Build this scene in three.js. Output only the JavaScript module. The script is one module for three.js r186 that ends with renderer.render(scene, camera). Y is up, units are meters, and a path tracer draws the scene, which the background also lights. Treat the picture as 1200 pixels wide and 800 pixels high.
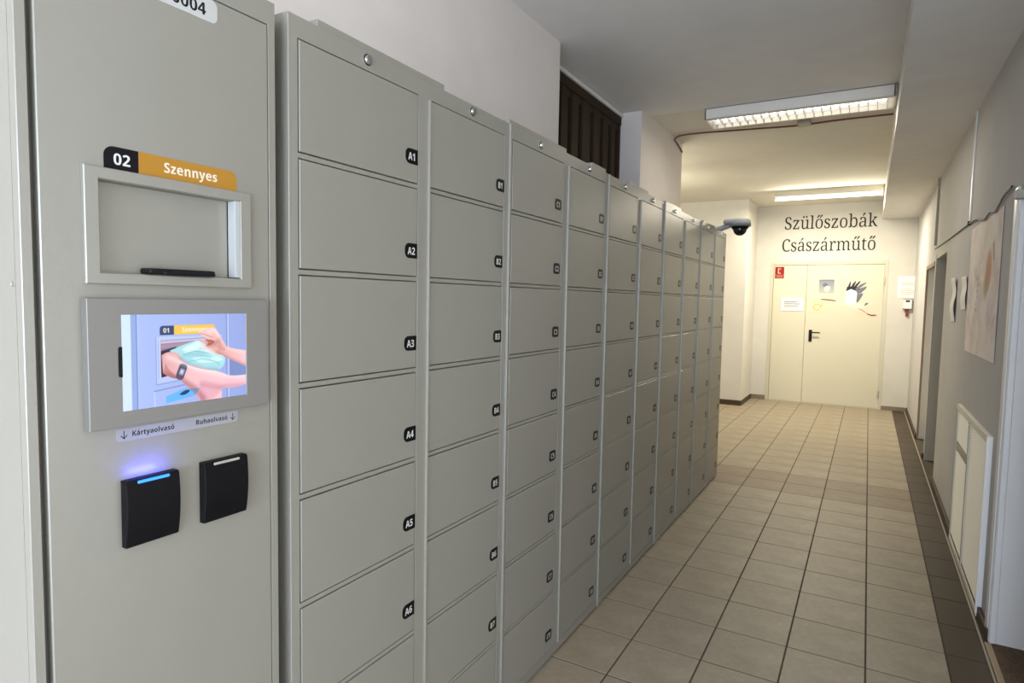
import * as THREE from 'three';
import { RoundedBoxGeometry } from 'three/addons/geometries/RoundedBoxGeometry.js';
import { mergeGeometries } from 'three/addons/utils/BufferGeometryUtils.js';
import { TextGeometry } from 'three/addons/geometries/TextGeometry.js';
import { FontLoader } from 'three/addons/loaders/FontLoader.js';
import { RectAreaLightUniformsLib } from 'three/addons/lights/RectAreaLightUniformsLib.js';

// ---------------------------------------------------------------- camera, light, exposure
// x: across the corridor (locker fronts at 0), y: up, z: along the corridor (away is -z)
RectAreaLightUniformsLib.init();
const scene = new THREE.Scene();
const camera = new THREE.PerspectiveCamera(57.70, 1.5, 0.05, 60);
camera.position.set(1.0789, 1.4899, 0);
camera.rotation.set(-0.0664, 0.5211, 0.0184, 'YXZ');
const renderer = new THREE.WebGLRenderer({ antialias: true });
renderer.toneMapping = THREE.LinearToneMapping;
renderer.toneMappingExposure = 1.0;
renderer.shadowMap.enabled = true;
scene.background = new THREE.Color(0.80, 0.92, 1.10);         // overcast daylight beyond the added windows

function areaLight(color, intensity, w, h, pos, target) {
  const l = new THREE.RectAreaLight(color, intensity, w, h);
  l.position.set(...pos); scene.add(l); l.lookAt(...target); l.castShadow = true;
  return l;
}
const COOL = new THREE.Color(0.80, 0.925, 1.10), WARM = new THREE.Color(1.0, 0.915, 0.72), LAMP = new THREE.Color(1.0, 0.93, 0.80);
// daylight from behind, through an added unseen window in the end wall
areaLight(COOL, 14.0, 2.7, 1.9, [1.65, 1.4, 3.46], [1.65, 1.4, 0]);
// fill light from the right, through a window added in the unseen waiting area
areaLight(new THREE.Color(1.0, 0.955, 0.89), 2.85, 2.2, 1.8, [3.26, 1.3, -0.13], [0, 1.3, -0.13]);
const LAMP1 = 14, LAMP2 = 325, HALL_FILL = 175;                       // luminaires: near, far, and one added unseen in the side hall

// ---------------------------------------------------------------- helpers
let seed = 7;
const rnd = () => { seed = (seed * 1664525 + 1013904223) >>> 0; return seed / 4294967296; };
const used = {};
function numbered(name) { const n = used[name] = (used[name] ?? -1) + 1; return n ? name + '_' + String(n).padStart(3, '0') : name; }
function shade(o) { o.castShadow = o.receiveShadow = true; return o; }
function thing(name, label, category, pos = [0, 0, 0], group) {
  const g = new THREE.Group(); g.name = numbered(name); g.position.set(...pos); scene.add(g);
  g.userData = { label, category }; if (group) g.userData.group = group;
  return g;
}
function part(name, geo, m, parent, label) {
  const o = shade(new THREE.Mesh(geo, m)); o.name = name; parent.add(o); if (label) o.userData.label = label; return o;
}
function single(name, geo, m, label, category, group) {
  const o = shade(new THREE.Mesh(geo, m)); o.name = numbered(name); scene.add(o);
  o.userData = { label, category }; if (group) o.userData.group = group; return o;
}
function struct(name, geo, m) {
  const o = geo ? shade(new THREE.Mesh(geo, m)) : new THREE.Group(); o.name = name; scene.add(o); o.userData.kind = 'structure'; return o;
}
function span(x0, x1, y0, y1, z0, z1, r = 0) {                  // box between limits
  const w = Math.abs(x1 - x0), h = Math.abs(y1 - y0), d = Math.abs(z1 - z0);
  const g = r ? new RoundedBoxGeometry(w, h, d, 1, r) : new THREE.BoxGeometry(w, h, d);
  g.translate((x0 + x1) / 2, (y0 + y1) / 2, (z0 + z1) / 2); return metre(g);
}
function metre(g) {                                              // uv in metres from the dominant normal
  if (g.index) g = g.toNonIndexed();
  const p = g.attributes.position, n = g.attributes.normal, uv = new Float32Array(p.count * 2);
  for (let i = 0; i < p.count; i++) {
    const ax = Math.abs(n.getX(i)), ay = Math.abs(n.getY(i)), az = Math.abs(n.getZ(i));
    const [a, b] = ax >= ay && ax >= az ? [p.getZ(i), p.getY(i)] : ay >= az ? [p.getX(i), p.getZ(i)] : [p.getX(i), p.getY(i)];
    uv[2 * i] = a; uv[2 * i + 1] = b;
  }
  g.setAttribute('uv', new THREE.BufferAttribute(uv, 2)); return g;
}
const join = (list) => mergeGeometries(list.map((g) => (g.index ? g.toNonIndexed() : g)));
function rectShape(u0, u1, v0, v1, r = 0) {
  const s = new THREE.Shape();
  if (!r) { s.moveTo(u0, v0); s.lineTo(u1, v0); s.lineTo(u1, v1); s.lineTo(u0, v1); s.closePath(); return s; }
  const q = Array.isArray(r) ? r : [r, r, r, r];                 // radii: bottom left, bottom right, top right, top left
  s.moveTo(u0 + q[0], v0); s.lineTo(u1 - q[1], v0); if (q[1]) s.absarc(u1 - q[1], v0 + q[1], q[1], -Math.PI / 2, 0);
  s.lineTo(u1, v1 - q[2]); if (q[2]) s.absarc(u1 - q[2], v1 - q[2], q[2], 0, Math.PI / 2);
  s.lineTo(u0 + q[3], v1); if (q[3]) s.absarc(u0 + q[3], v1 - q[3], q[3], Math.PI / 2, Math.PI);
  s.lineTo(u0, v0 + q[0]); if (q[0]) s.absarc(u0 + q[0], v0 + q[0], q[0], Math.PI, Math.PI * 1.5);
  return s;
}
// panel in the (u = -z, v = y) plane, its front at x = front, depth going back; for everything on the lockers' side
function panel(shape, front, depth, bevel = 0, curve = 6) {
  const g = new THREE.ExtrudeGeometry(shape, { depth: depth - 2 * bevel, bevelEnabled: bevel > 0, bevelThickness: bevel, bevelSize: bevel, bevelOffset: -bevel, bevelSegments: 1, curveSegments: curve });
  g.translate(0, 0, front - depth + bevel); g.rotateY(Math.PI / 2); return metre(g);
}
function front01(g, u0, u1, v0, v1, cell = [0, 0, 1, 1]) {       // print uv over a panel's own (u, v) rectangle
  const p = g.attributes.position, uv = g.attributes.uv;
  for (let i = 0; i < p.count; i++) uv.setXY(i, cell[0] + (cell[2] - cell[0]) * (-p.getZ(i) - u0) / (u1 - u0), cell[1] + (cell[3] - cell[1]) * (p.getY(i) - v0) / (v1 - v0));
  return g;
}
function tube(points, r, n = 40) { return new THREE.TubeGeometry(new THREE.CatmullRomCurve3(points.map((p) => new THREE.Vector3(...p)), false, 'centripetal'), n, r, 6); }

// ---------------------------------------------------------------- textures and materials
function noiseField(n, octaves, s0) {
  const f = new Float32Array(n * n); let s = s0 >>> 0;
  const r = () => { s = (s * 1664525 + 1013904223) >>> 0; return s / 4294967296; };
  for (const [cells, amp] of octaves) {
    const g = Float32Array.from({ length: cells * cells }, r);
    for (let y = 0; y < n; y++) for (let x = 0; x < n; x++) {
      const a = x * cells / n, b = y * cells / n, i = Math.floor(a), j = Math.floor(b), sx = a - i, sy = b - j, tx = sx * sx * (3 - 2 * sx), ty = sy * sy * (3 - 2 * sy);
      const i1 = (i + 1) % cells, j1 = (j + 1) % cells;
      f[y * n + x] += amp * ((g[j * cells + i] * (1 - tx) + g[j * cells + i1] * tx) * (1 - ty) + (g[j1 * cells + i] * (1 - tx) + g[j1 * cells + i1] * tx) * ty - 0.5);
    }
  }
  return f;
}
function fieldTexture(n, octaves, s0, base, gain, repeat, srgb) {
  const f = noiseField(n, octaves, s0), d = new Uint8Array(n * n * 4);
  for (let i = 0; i < n * n; i++) { for (let c = 0; c < 3; c++) d[4 * i + c] = Math.max(0, Math.min(255, base[c] + gain * f[i])); d[4 * i + 3] = 255; }
  const t = new THREE.DataTexture(d, n, n); t.wrapS = t.wrapT = THREE.RepeatWrapping; t.magFilter = THREE.LinearFilter; t.minFilter = THREE.LinearMipmapLinearFilter; t.generateMipmaps = true;
  t.repeat.set(repeat, repeat); if (srgb) t.colorSpace = THREE.SRGBColorSpace; t.needsUpdate = true; return t;
}
const plasterBump = fieldTexture(512, [[8, 0.8], [32, 0.5], [128, 0.4], [256, 0.3]], 11, [128, 128, 128], 110, 0.9);
const paintBump = fieldTexture(512, [[128, 0.7], [256, 0.6]], 23, [128, 128, 128], 110, 5);
const plasterTone = fieldTexture(512, [[3, 0.8], [7, 0.5], [31, 0.25]], 31, [244, 244, 244], 16, 0.35, true);
const tileTone = fieldTexture(512, [[6, 0.6], [24, 0.5], [120, 0.5]], 41, [238, 238, 236], 26, 1.7, true);
const carpetTone = fieldTexture(256, [[40, 0.7], [128, 0.8]], 51, [220, 220, 220], 70, 2, true);
const rgb = (r, g, b) => new THREE.Color().setRGB(r, g, b);
const mat = (color, roughness, more = {}) => new THREE.MeshStandardMaterial({ color, roughness, ...more });
const plaster = (c) => mat(c, 0.92, { bumpMap: plasterBump, bumpScale: 0.0012, map: plasterTone });
const M = {
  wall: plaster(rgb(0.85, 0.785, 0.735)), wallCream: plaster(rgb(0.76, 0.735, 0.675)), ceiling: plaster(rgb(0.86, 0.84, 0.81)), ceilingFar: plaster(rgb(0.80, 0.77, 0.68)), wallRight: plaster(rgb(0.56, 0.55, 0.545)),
  locker: new THREE.MeshPhysicalMaterial({ color: rgb(0.245, 0.238, 0.204), roughness: 0.33, ior: 1.8, bumpMap: paintBump, bumpScale: 0.00012 }),
  lockerDark: mat(rgb(0.10, 0.10, 0.09), 0.7),
  chrome: mat(rgb(0.72, 0.72, 0.72), 0.22, { metalness: 1 }), steel: mat(rgb(0.62, 0.62, 0.60), 0.38, { metalness: 1 }),
  black: new THREE.MeshPhysicalMaterial({ color: rgb(0.006, 0.006, 0.007), roughness: 0.5, specularIntensity: 0.4 }), blackGloss: new THREE.MeshPhysicalMaterial({ color: rgb(0.004, 0.004, 0.005), roughness: 0.5, specularIntensity: 0.3 }),
  bezel: mat(rgb(0.20, 0.193, 0.178), 0.45, { metalness: 0.15 }),
  tiles: [[0.375, 0.318, 0.240], [0.385, 0.325, 0.245], [0.365, 0.309, 0.234], [0.377, 0.312, 0.234], [0.380, 0.323, 0.246]].map((c) => new THREE.MeshPhysicalMaterial({ color: rgb(...c), roughness: 0.48, specularIntensity: 0.6, map: tileTone })),
  tilesBrown: [[0.070, 0.047, 0.028], [0.074, 0.050, 0.030], [0.067, 0.045, 0.027]].map((c) => new THREE.MeshPhysicalMaterial({ color: rgb(...c), roughness: 0.48, specularIntensity: 0.6, map: tileTone })),
  tilesBand: [[0.285, 0.220, 0.165], [0.292, 0.226, 0.170]].map((c) => new THREE.MeshPhysicalMaterial({ color: rgb(...c), roughness: 0.48, specularIntensity: 0.6, map: tileTone })),
  tilesBounce: mat(rgb(0.62, 0.58, 0.52), 0.5, { map: tileTone }),
  grout: mat(rgb(0.075, 0.058, 0.042), 0.95),
  caulk: mat(rgb(0.42, 0.37, 0.30), 0.7),
  doorCream: mat(rgb(0.66, 0.625, 0.50), 0.5), doorFrame: mat(rgb(0.60, 0.565, 0.45), 0.5),
  white: mat(rgb(0.80, 0.80, 0.78), 0.5), whiteGloss: mat(rgb(0.82, 0.82, 0.82), 0.3), paper: mat(rgb(0.84, 0.83, 0.80), 0.85),
  trimWhite: mat(rgb(0.72, 0.72, 0.73), 0.4), vent: mat(rgb(0.74, 0.71, 0.63), 0.55), slatEndShade: mat(rgb(0.20, 0.18, 0.15), 0.8), greyJamb: mat(rgb(0.38, 0.365, 0.31), 0.6),
  brownWood: new THREE.MeshPhysicalMaterial({ color: rgb(0.036, 0.022, 0.011), roughness: 0.7, specularIntensity: 0.3 }), brownFrame: mat(rgb(0.26, 0.19, 0.13), 0.6), carpet: mat(rgb(0.16, 0.10, 0.065), 0.95, { map: carpetTone }), brass: mat(rgb(0.36, 0.27, 0.17), 0.5, { metalness: 0.3 }),
  lampWhite: mat(rgb(0.78, 0.745, 0.67), 0.4),
  lampBody: mat(rgb(0.62, 0.585, 0.49), 0.5),
  vent2: mat(rgb(0.40, 0.42, 0.42), 0.5),
  cable: mat(rgb(0.16, 0.055, 0.035), 0.6), cableGrey: mat(rgb(0.20, 0.20, 0.20), 0.6),
  camGrey: mat(rgb(0.30, 0.305, 0.31), 0.45), camDome: mat(rgb(0.01, 0.01, 0.012), 0.08),
  red: mat(rgb(0.22, 0.025, 0.018), 0.5), ink: mat(rgb(0.012, 0.012, 0.014), 0.7),
  glass: new THREE.MeshPhysicalMaterial({ color: 0xffffff, roughness: 0.02, transmission: 1, thickness: 0, ior: 1.45 }),
};
function print(w, h, draw, extra = {}) {
  const c = document.createElement('canvas'); c.width = w; c.height = h; const g = c.getContext('2d'); draw(g, w, h);
  const t = new THREE.CanvasTexture(c); t.colorSpace = THREE.SRGBColorSpace; t.anisotropy = 8;
  return new THREE.MeshPhysicalMaterial({ map: t, roughness: 0.6, specularIntensity: 0.35, ...extra });
}

// ---------------------------------------------------------------- the setting
const ZF = -10.436, ZB = 3.5, YC = 3.0, XR = 1.62, XL = -0.565, XH = -2.7, XE = 3.3, ZL = -1.4;
// floor slab with its tiles
const floor = struct('floor', metre(span(XH - 0.1, XE + 0.1, -0.12, -0.0012, ZB, ZF - 0.2)), M.grout);
{
  const tileGeos = {};
  const tileGeo = (w, d) => {
    const k = w.toFixed(3) + d.toFixed(3);
    return tileGeos[k] ??= (() => {
      const b = 0.0009, s = rectShape(-w / 2, w / 2, -d / 2, d / 2);
      const g = new THREE.ExtrudeGeometry(s, { depth: 0.004, bevelEnabled: true, bevelThickness: b, bevelSize: b, bevelOffset: -b, bevelSegments: 1 });
      g.rotateX(-Math.PI / 2); g.translate(0, -0.004 - b, 0); return metre(g);
    })();
  };
  const zLine = (k) => -2.275 - 0.304 * k;
  const tile = (x0, x1, z0, z1, mats) => {
    const t = part('tile', tileGeo(x1 - x0 - 0.007, z0 - z1 - 0.0065), mats[Math.floor(rnd() * mats.length)], floor);
    t.position.set((x0 + x1) / 2, (rnd() - 0.5) * 0.0004, (z0 + z1) / 2);
  };
  for (let k = -6; k < 27; k++) {
    const z0 = zLine(k), z1 = Math.max(zLine(k + 1), ZF);
    if (z0 - z1 < 0.05) continue;
    const band = k === 10 || k === 11;
    for (let c = -8; c < 5; c++) {
      const x0 = -0.062 + 0.3 * c, x1 = x0 + 0.3;
      if (c < 0 && (c < -1 ? z0 > -6.3 || c < -3 && z1 > -8 || c < -4 : z0 > -5.2)) continue;      // under the lockers or never in view
            tile(x0, x1, z0, z1, band ? M.tilesBand : M.tiles);
    }
    tile(1.438, 1.586, z0, z1, M.tilesBrown);
  }
  part('edge_joint', span(1.586, 1.594, -0.01, 0.003, -1.2, ZF), M.caulk, floor);
}
struct('floor_lobby_added', join([span(XL, XE, -0.05, 0.0, ZB, -0.45), span(1.65, XE, -0.05, 0.0, -0.45, ZL)]), M.tilesBounce);  // unseen floor, made pale to bounce light up to the ceiling
// ceiling: near field and the slightly higher far field, dropped soffit along the right
struct('ceiling', span(XH - 0.1, XE + 0.1, YC, YC + 0.2, ZB + 0.1, -5.0), M.ceiling);
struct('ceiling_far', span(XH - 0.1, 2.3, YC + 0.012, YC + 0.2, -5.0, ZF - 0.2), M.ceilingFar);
struct('trim_1', span(1.18, 2.3, 2.75, YC + 0.1, ZL, ZF - 0.2), M.ceiling);
const SY = [0.35, 2.27], SZ = [1.02, -1.28];
struct('wall_lobby_added', join([span(XE, XE + 0.2, 0, SY[0], ZB, ZL), span(XE, XE + 0.2, SY[1], YC + 0.05, ZB, ZL), span(XE, XE + 0.2, SY[0], SY[1], ZB, SZ[0]), span(XE, XE + 0.2, SY[0], SY[1], SZ[1], ZL), span(2.3, XE + 0.1, 0, YC + 0.05, ZL, ZL - 0.1)]), M.wall);  // unseen waiting area, added so that window light reaches the lockers
// left wall, its recess with the brown slats, the wall after it
struct('wall_left', join([span(XL - 0.5, XL, 0, YC + 0.05, ZB, -3.37), span(XL - 0.5, -0.75, 0, YC + 0.05, -3.37, -4.83), span(XL - 0.5, XL + 0.015, 0, YC + 0.05, -4.83, -6.05)]), M.wall);
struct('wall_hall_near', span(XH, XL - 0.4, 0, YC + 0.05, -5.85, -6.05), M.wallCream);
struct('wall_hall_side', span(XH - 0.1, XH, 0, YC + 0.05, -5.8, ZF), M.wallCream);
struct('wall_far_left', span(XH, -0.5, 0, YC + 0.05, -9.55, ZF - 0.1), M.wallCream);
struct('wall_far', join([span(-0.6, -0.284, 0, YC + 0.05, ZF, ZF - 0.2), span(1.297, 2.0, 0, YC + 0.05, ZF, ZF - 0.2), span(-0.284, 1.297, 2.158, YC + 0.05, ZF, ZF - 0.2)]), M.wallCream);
// right wall with two recessed doorways far down and one close by
const D1 = [-6.30, -7.28], D2 = [-7.38, -8.36], D3 = [-2.55, -3.41], YD = 2.0;
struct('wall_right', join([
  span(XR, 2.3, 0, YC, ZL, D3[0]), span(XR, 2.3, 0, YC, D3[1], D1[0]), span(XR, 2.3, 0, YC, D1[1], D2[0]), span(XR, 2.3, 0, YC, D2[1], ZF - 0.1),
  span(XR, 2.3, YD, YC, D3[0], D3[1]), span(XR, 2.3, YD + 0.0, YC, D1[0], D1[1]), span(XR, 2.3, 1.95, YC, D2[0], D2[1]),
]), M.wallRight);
// back wall with the added window behind the camera
const WX = [0.25, 3.05], WY = [0.4, 2.42], WM = (WX[0] + WX[1]) / 2;
struct('wall_back', join([span(XL - 0.1, XE + 0.1, 0, WY[0], ZB, ZB + 0.2), span(XL - 0.1, XE + 0.1, WY[1], YC + 0.05, ZB, ZB + 0.2), span(XL - 0.1, WX[0], WY[0], WY[1], ZB, ZB + 0.2), span(WX[1], XE + 0.1, WY[0], WY[1], ZB, ZB + 0.2)]), M.wall);
{
  const w = struct('added_window_1'), z0 = ZB + 0.1, z1 = ZB + 0.16, f = 0.06;  // unseen window, added to supply the light from behind
  part('window_frame', join([span(WX[0], WX[1], WY[0], WY[0] + f, z0, z1), span(WX[0], WX[1], WY[1] - f, WY[1], z0, z1), span(WX[0], WX[0] + f, WY[0] + f, WY[1] - f, z0, z1), span(WX[1] - f, WX[1], WY[0] + f, WY[1] - f, z0, z1), span(WM - 0.03, WM + 0.03, WY[0] + f, WY[1] - f, z0, z1)]), M.white, w);
  part('window_pane', span(WX[0] + f, WM - 0.03, WY[0] + f, WY[1] - f, z0 + 0.025, z0 + 0.031), M.glass, w);
  part('window_pane', span(WM + 0.03, WX[1] - f, WY[0] + f, WY[1] - f, z0 + 0.025, z0 + 0.031), M.glass, w);
}
{
  const w = struct('added_window_2'), x0 = XE + 0.1, x1 = XE + 0.16, f = 0.06, zm = (SZ[0] + SZ[1]) / 2;  // unseen window, added to light the locker fronts
  part('window_frame', join([span(x0, x1, SY[0], SY[0] + f, SZ[0], SZ[1]), span(x0, x1, SY[1] - f, SY[1], SZ[0], SZ[1]), span(x0, x1, SY[0] + f, SY[1] - f, SZ[0], SZ[0] - f), span(x0, x1, SY[0] + f, SY[1] - f, SZ[1] + f, SZ[1]), span(x0, x1, SY[0] + f, SY[1] - f, zm + 0.03, zm - 0.03)]), M.white, w);
  part('window_pane', span(x0 + 0.025, x0 + 0.031, SY[0] + f, SY[1] - f, SZ[0] - f, zm + 0.03), M.glass, w);
  part('window_pane', span(x0 + 0.025, x0 + 0.031, SY[0] + f, SY[1] - f, zm - 0.03, SZ[1] + f), M.glass, w);
}
// skirtings
struct('baseboard_right', join([span(XR - 0.018, XR, 0, 0.055, D3[1] - 0.02, D1[0], 0.004), span(XR - 0.018, XR, 0, 0.055, D1[1], D2[0], 0.004), span(XR - 0.018, XR, 0, 0.055, D2[1], ZF, 0.004)]), M.tilesBrown[0]);
struct('baseboard_far', join([span(-0.5, -0.284, 0, 0.07, ZF, ZF + 0.012), span(1.297, XR, 0, 0.06, ZF, ZF + 0.012)]), M.tilesBand[0]);
struct('baseboard_left', join([span(XH, -0.495, 0, 0.075, -9.55, -9.535), span(-0.5, -0.488, 0, 0.07, -9.54, ZF)]), M.tilesBrown[1]);  // left skirting is darkened to brown for the shade it stands in

// ---------------------------------------------------------------- far double door
const font = await new FontLoader().loadAsync('fonts/droid/droid_serif_regular.typeface.json');
const doorX = (px, py = 380) => 0.792 + (px - 994) * 0.01164 + (py - 350) * 0.0004, doorY = (px, py) => 1.867 - (py - 329) * 0.01234 + (px - 994) * 0.0009 * ((py - 330) / 140);
{
  const d = struct('door_1');
  part('door_frame', join([span(-0.284, -0.235, 0, 2.158, ZF + 0.004, ZF - 0.1, 0.003), span(1.248, 1.297, 0, 2.158, ZF + 0.004, ZF - 0.1, 0.003), span(-0.235, 1.248, 2.108, 2.158, ZF + 0.004, ZF - 0.1, 0.003), span(-0.235, 1.248, 0, 0.012, ZF, ZF - 0.1)]), M.doorFrame, d);
  part('door_leaf', span(-0.232, 0.237, 0.014, 2.105, ZF - 0.008, ZF - 0.06, 0.003), M.doorCream, d, 'narrow left leaf of the double door');
  const r = part('door_leaf', span(0.241, 1.245, 0.014, 2.105, ZF - 0.006, ZF - 0.06, 0.003), M.doorCream, d, 'wide right leaf with lever handle');
  part('lock_plate', span(0.300, 0.345, 0.945, 1.125, ZF - 0.008, ZF + 0.006, 0.006), M.black, r);
  part('lever', join([span(0.312, 0.333, 1.075, 1.097, ZF, ZF + 0.05), span(0.312, 0.455, 1.078, 1.096, ZF + 0.04, ZF + 0.056, 0.004)]), M.black, r);
  for (const y of [0.22, 1.86]) part('hinge', new THREE.CylinderGeometry(0.011, 0.011, 0.11, 10).translate(1.25, y, ZF + 0.006), M.steel, d);
}
// wall lettering, each word a row of separate letters
function lettering(text, x0, x1, yBase, label) {
  const t = thing('wall_lettering', label, 'lettering', [x0, yBase, ZF]);
  const size = 0.188, glyphs = font.data.glyphs, k = size / font.data.resolution;
  const width = [...text].reduce((s, c) => s + glyphs[c].ha * k, 0), sx = (x1 - x0) / width; let x = 0;
  for (const c of text) {
    const g = new TextGeometry(c, { font, size, depth: 0.006, curveSegments: 4, bevelEnabled: false });
    g.translate(x, 0, 0); g.scale(sx, 1, 1); x += glyphs[c].ha * k; part('letter', g, M.ink, t);
  }
}
lettering('Szülőszobák', -0.115, 1.125, 2.650, 'black serif wall lettering reading Szülőszobák, upper word above the double door');
lettering('Császárműtő', -0.140, 1.125, 2.315, 'black serif wall lettering reading Császárműtő, lower word above the double door');
// stuck on the door and beside it
const zs = ZF - 0.006;
function sheet(name, x0, x1, y0, y1, z, m, label, category) {
  const g = span(x0, x1, y0, y1, z, z + 0.002), p = g.attributes.position, uv = g.attributes.uv;
  for (let i = 0; i < p.count; i++) uv.setXY(i, (p.getX(i) - x0) / (x1 - x0), (p.getY(i) - y0) / (y1 - y0));
  return single(name, g, m, label, category);
}
const lines = (g, w, h, n, x0, y0, y1, col) => { g.fillStyle = col; for (let i = 0; i < n; i++) { const y = y0 + (y1 - y0) * i / Math.max(1, n - 1); g.fillRect(x0, y, (w - 2 * x0) * (0.7 + 0.3 * Math.abs(Math.sin(i * 2.3))), h * 0.035); } };
sheet('fire_sign', doorX(906.5), doorX(917.5), 1.905, 2.082, zs, print(128, 200, (g) => {
  g.fillStyle = '#99241a'; g.fillRect(0, 0, 128, 200); g.fillStyle = '#d9b9ae'; g.fillRect(40, 26, 40, 92); g.fillStyle = '#8c120c'; g.beginPath(); g.ellipse(66, 72, 13, 38, 0, 0, 7); g.fill();
  g.fillStyle = '#d9a294'; g.fillRect(0, 138, 128, 4); for (let i = 0; i < 3; i++) g.fillRect(16, 152 + i * 14, 96, 5);
}), 'small red fire equipment sign at the top of the narrow door leaf', 'sign');
sheet('paper_notice', doorX(915.5), doorX(942.5), 1.405, 1.612, ZF - 0.002, print(256, 180, (g) => {
  g.fillStyle = '#f4f0ec'; g.fillRect(0, 0, 256, 180); g.fillStyle = '#94909a'; g.fillRect(36, 52, 150, 14); g.fillRect(36, 78, 180, 14); g.fillRect(36, 104, 160, 14); g.fillRect(36, 128, 120, 9);
}), 'white printed paper notice on the narrow left door leaf', 'notice');
sheet('picture_sheet', doorX(960), doorX(977.5), 1.685, 1.885, zs, print(192, 220, (g) => {
  const f = g.createLinearGradient(0, 0, 0, 220); f.addColorStop(0, '#858a99'); f.addColorStop(1, '#b9b8b6'); g.fillStyle = f; g.fillRect(0, 0, 192, 220);
  g.fillStyle = '#6f7689'; g.beginPath(); g.arc(80, 90, 34, 0, 7); g.fill(); g.fillStyle = '#cfcdc8'; g.beginPath(); g.ellipse(104, 150, 40, 50, 0.3, 0, 7); g.fill(); g.fillStyle = '#666d80'; g.fillRect(0, 0, 192, 12);
}), 'small grey blue picture sheet on the wide door leaf left of the stork', 'picture');
sheet('ring_sticker', doorX(953.5), doorX(970.5), 1.395, 1.555, zs, print(192, 160, (g) => {
  g.fillStyle = '#ddd3ae'; g.fillRect(0, 0, 192, 160); g.lineWidth = 10; g.strokeStyle = '#b5ab87'; g.beginPath(); g.arc(60, 84, 44, 0.8, 5.6); g.stroke(); g.strokeStyle = '#f0ead4'; g.beginPath(); g.arc(136, 84, 40, 2.2, 6.6); g.stroke();
  g.strokeStyle = '#8d8566'; g.lineWidth = 8; g.beginPath(); g.moveTo(112, 60); g.lineTo(96, 96); g.moveTo(128, 30); g.lineTo(112, 62); g.stroke();
}), 'pale sticker of two rings below the picture sheet on the door', 'sticker');
{
  const s = thing('stork_decal', 'flat sticker of a flying white stork with black wing tips and red beak', 'decal', [0, 0, zs]);
  const poly = (pts, dz, m, name, curve) => {
    const v = pts.map(([px, py]) => new THREE.Vector2(doorX(px, py), doorY(px, py))), sh = new THREE.Shape(curve ? new THREE.SplineCurve([...v, v[0]]).getPoints(v.length * 5) : v);
    part(name, new THREE.ExtrudeGeometry(sh, { depth: 0.0012, bevelEnabled: false }).translate(0, 0, dz), m, s);
  };
  const storkWhite = mat(rgb(0.78, 0.79, 0.79), 0.6), storkPale = mat(rgb(0.74, 0.72, 0.62), 0.6), storkBlack = mat(rgb(0.016, 0.019, 0.034), 0.7), storkGrey = mat(rgb(0.15, 0.16, 0.21), 0.7), storkRed = mat(rgb(0.20, 0.035, 0.02), 0.6), storkPink = mat(rgb(0.62, 0.34, 0.26), 0.6);
  poly([[981, 352], [988, 354.5], [994, 355], [1004, 355.5], [1013, 356], [1017, 355], [1016, 358.5], [1010, 361], [1003, 361.5], [995, 359.5], [986, 356.5]], 0, storkPale, 'body', true);
  poly([[993, 340], [997, 337], [1003, 338.5], [1004.5, 346], [1004, 355], [999, 358], [992, 355], [992.5, 347]], 0.0013, storkWhite, 'wing', true);
  poly([[992.4, 341.5], [993.6, 336], [1003, 335.4], [1008.5, 338.5], [1006.5, 343.5], [1004, 341.2], [998, 338.8]], 0.0020, storkBlack, 'wing_band');
  for (const f of [[[994, 339], [995.2, 334], [997.4, 329.5], [998, 330.5], [997.2, 335], [997, 338.6]], [[997, 338.6], [999.6, 333], [1003, 329], [1003.6, 330], [1001.5, 335], [1000, 338]], [[1000, 338], [1004, 332.5], [1008, 328.8], [1008.2, 330.4], [1005, 335], [1002.6, 338.8]]]) poly(f, 0.0026, storkBlack, 'wing_feather');
  for (const f of [[[1002.6, 338.6], [1008, 333.6], [1014.6, 330.4], [1014.4, 332], [1009, 336.6], [1004, 340]], [[1003.6, 340.4], [1009, 337.6], [1015.4, 335.4], [1014.6, 338], [1009, 343.4], [1005.4, 344.6]], [[1005, 344.6], [1011.6, 344], [1011, 346], [1007.4, 352], [1004.8, 355.4], [1004, 353]]]) poly(f, 0.0026, storkGrey, 'wing_feather');
  poly([[1012.5, 358.8], [1014.6, 355], [1017.6, 355.4], [1015.4, 358]], 0.0026, storkGrey, 'tail_feather');
  poly([[964, 350.6], [972, 351], [981, 352.3], [981.4, 353.4], [972, 352.4], [964, 351.5]], 0.0013, storkRed, 'leg');
  poly([[1006.6, 361.4], [1012, 364], [1017, 368], [1016, 368.8], [1011, 365.2], [1006.6, 362.4]], 0.0013, storkPink, 'neck');
  poly([[1016.4, 367.6], [1020, 369.2], [1026.6, 369.4], [1026, 370.6], [1021, 371], [1016.4, 369]], 0.0013, storkRed, 'beak');
}
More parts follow.
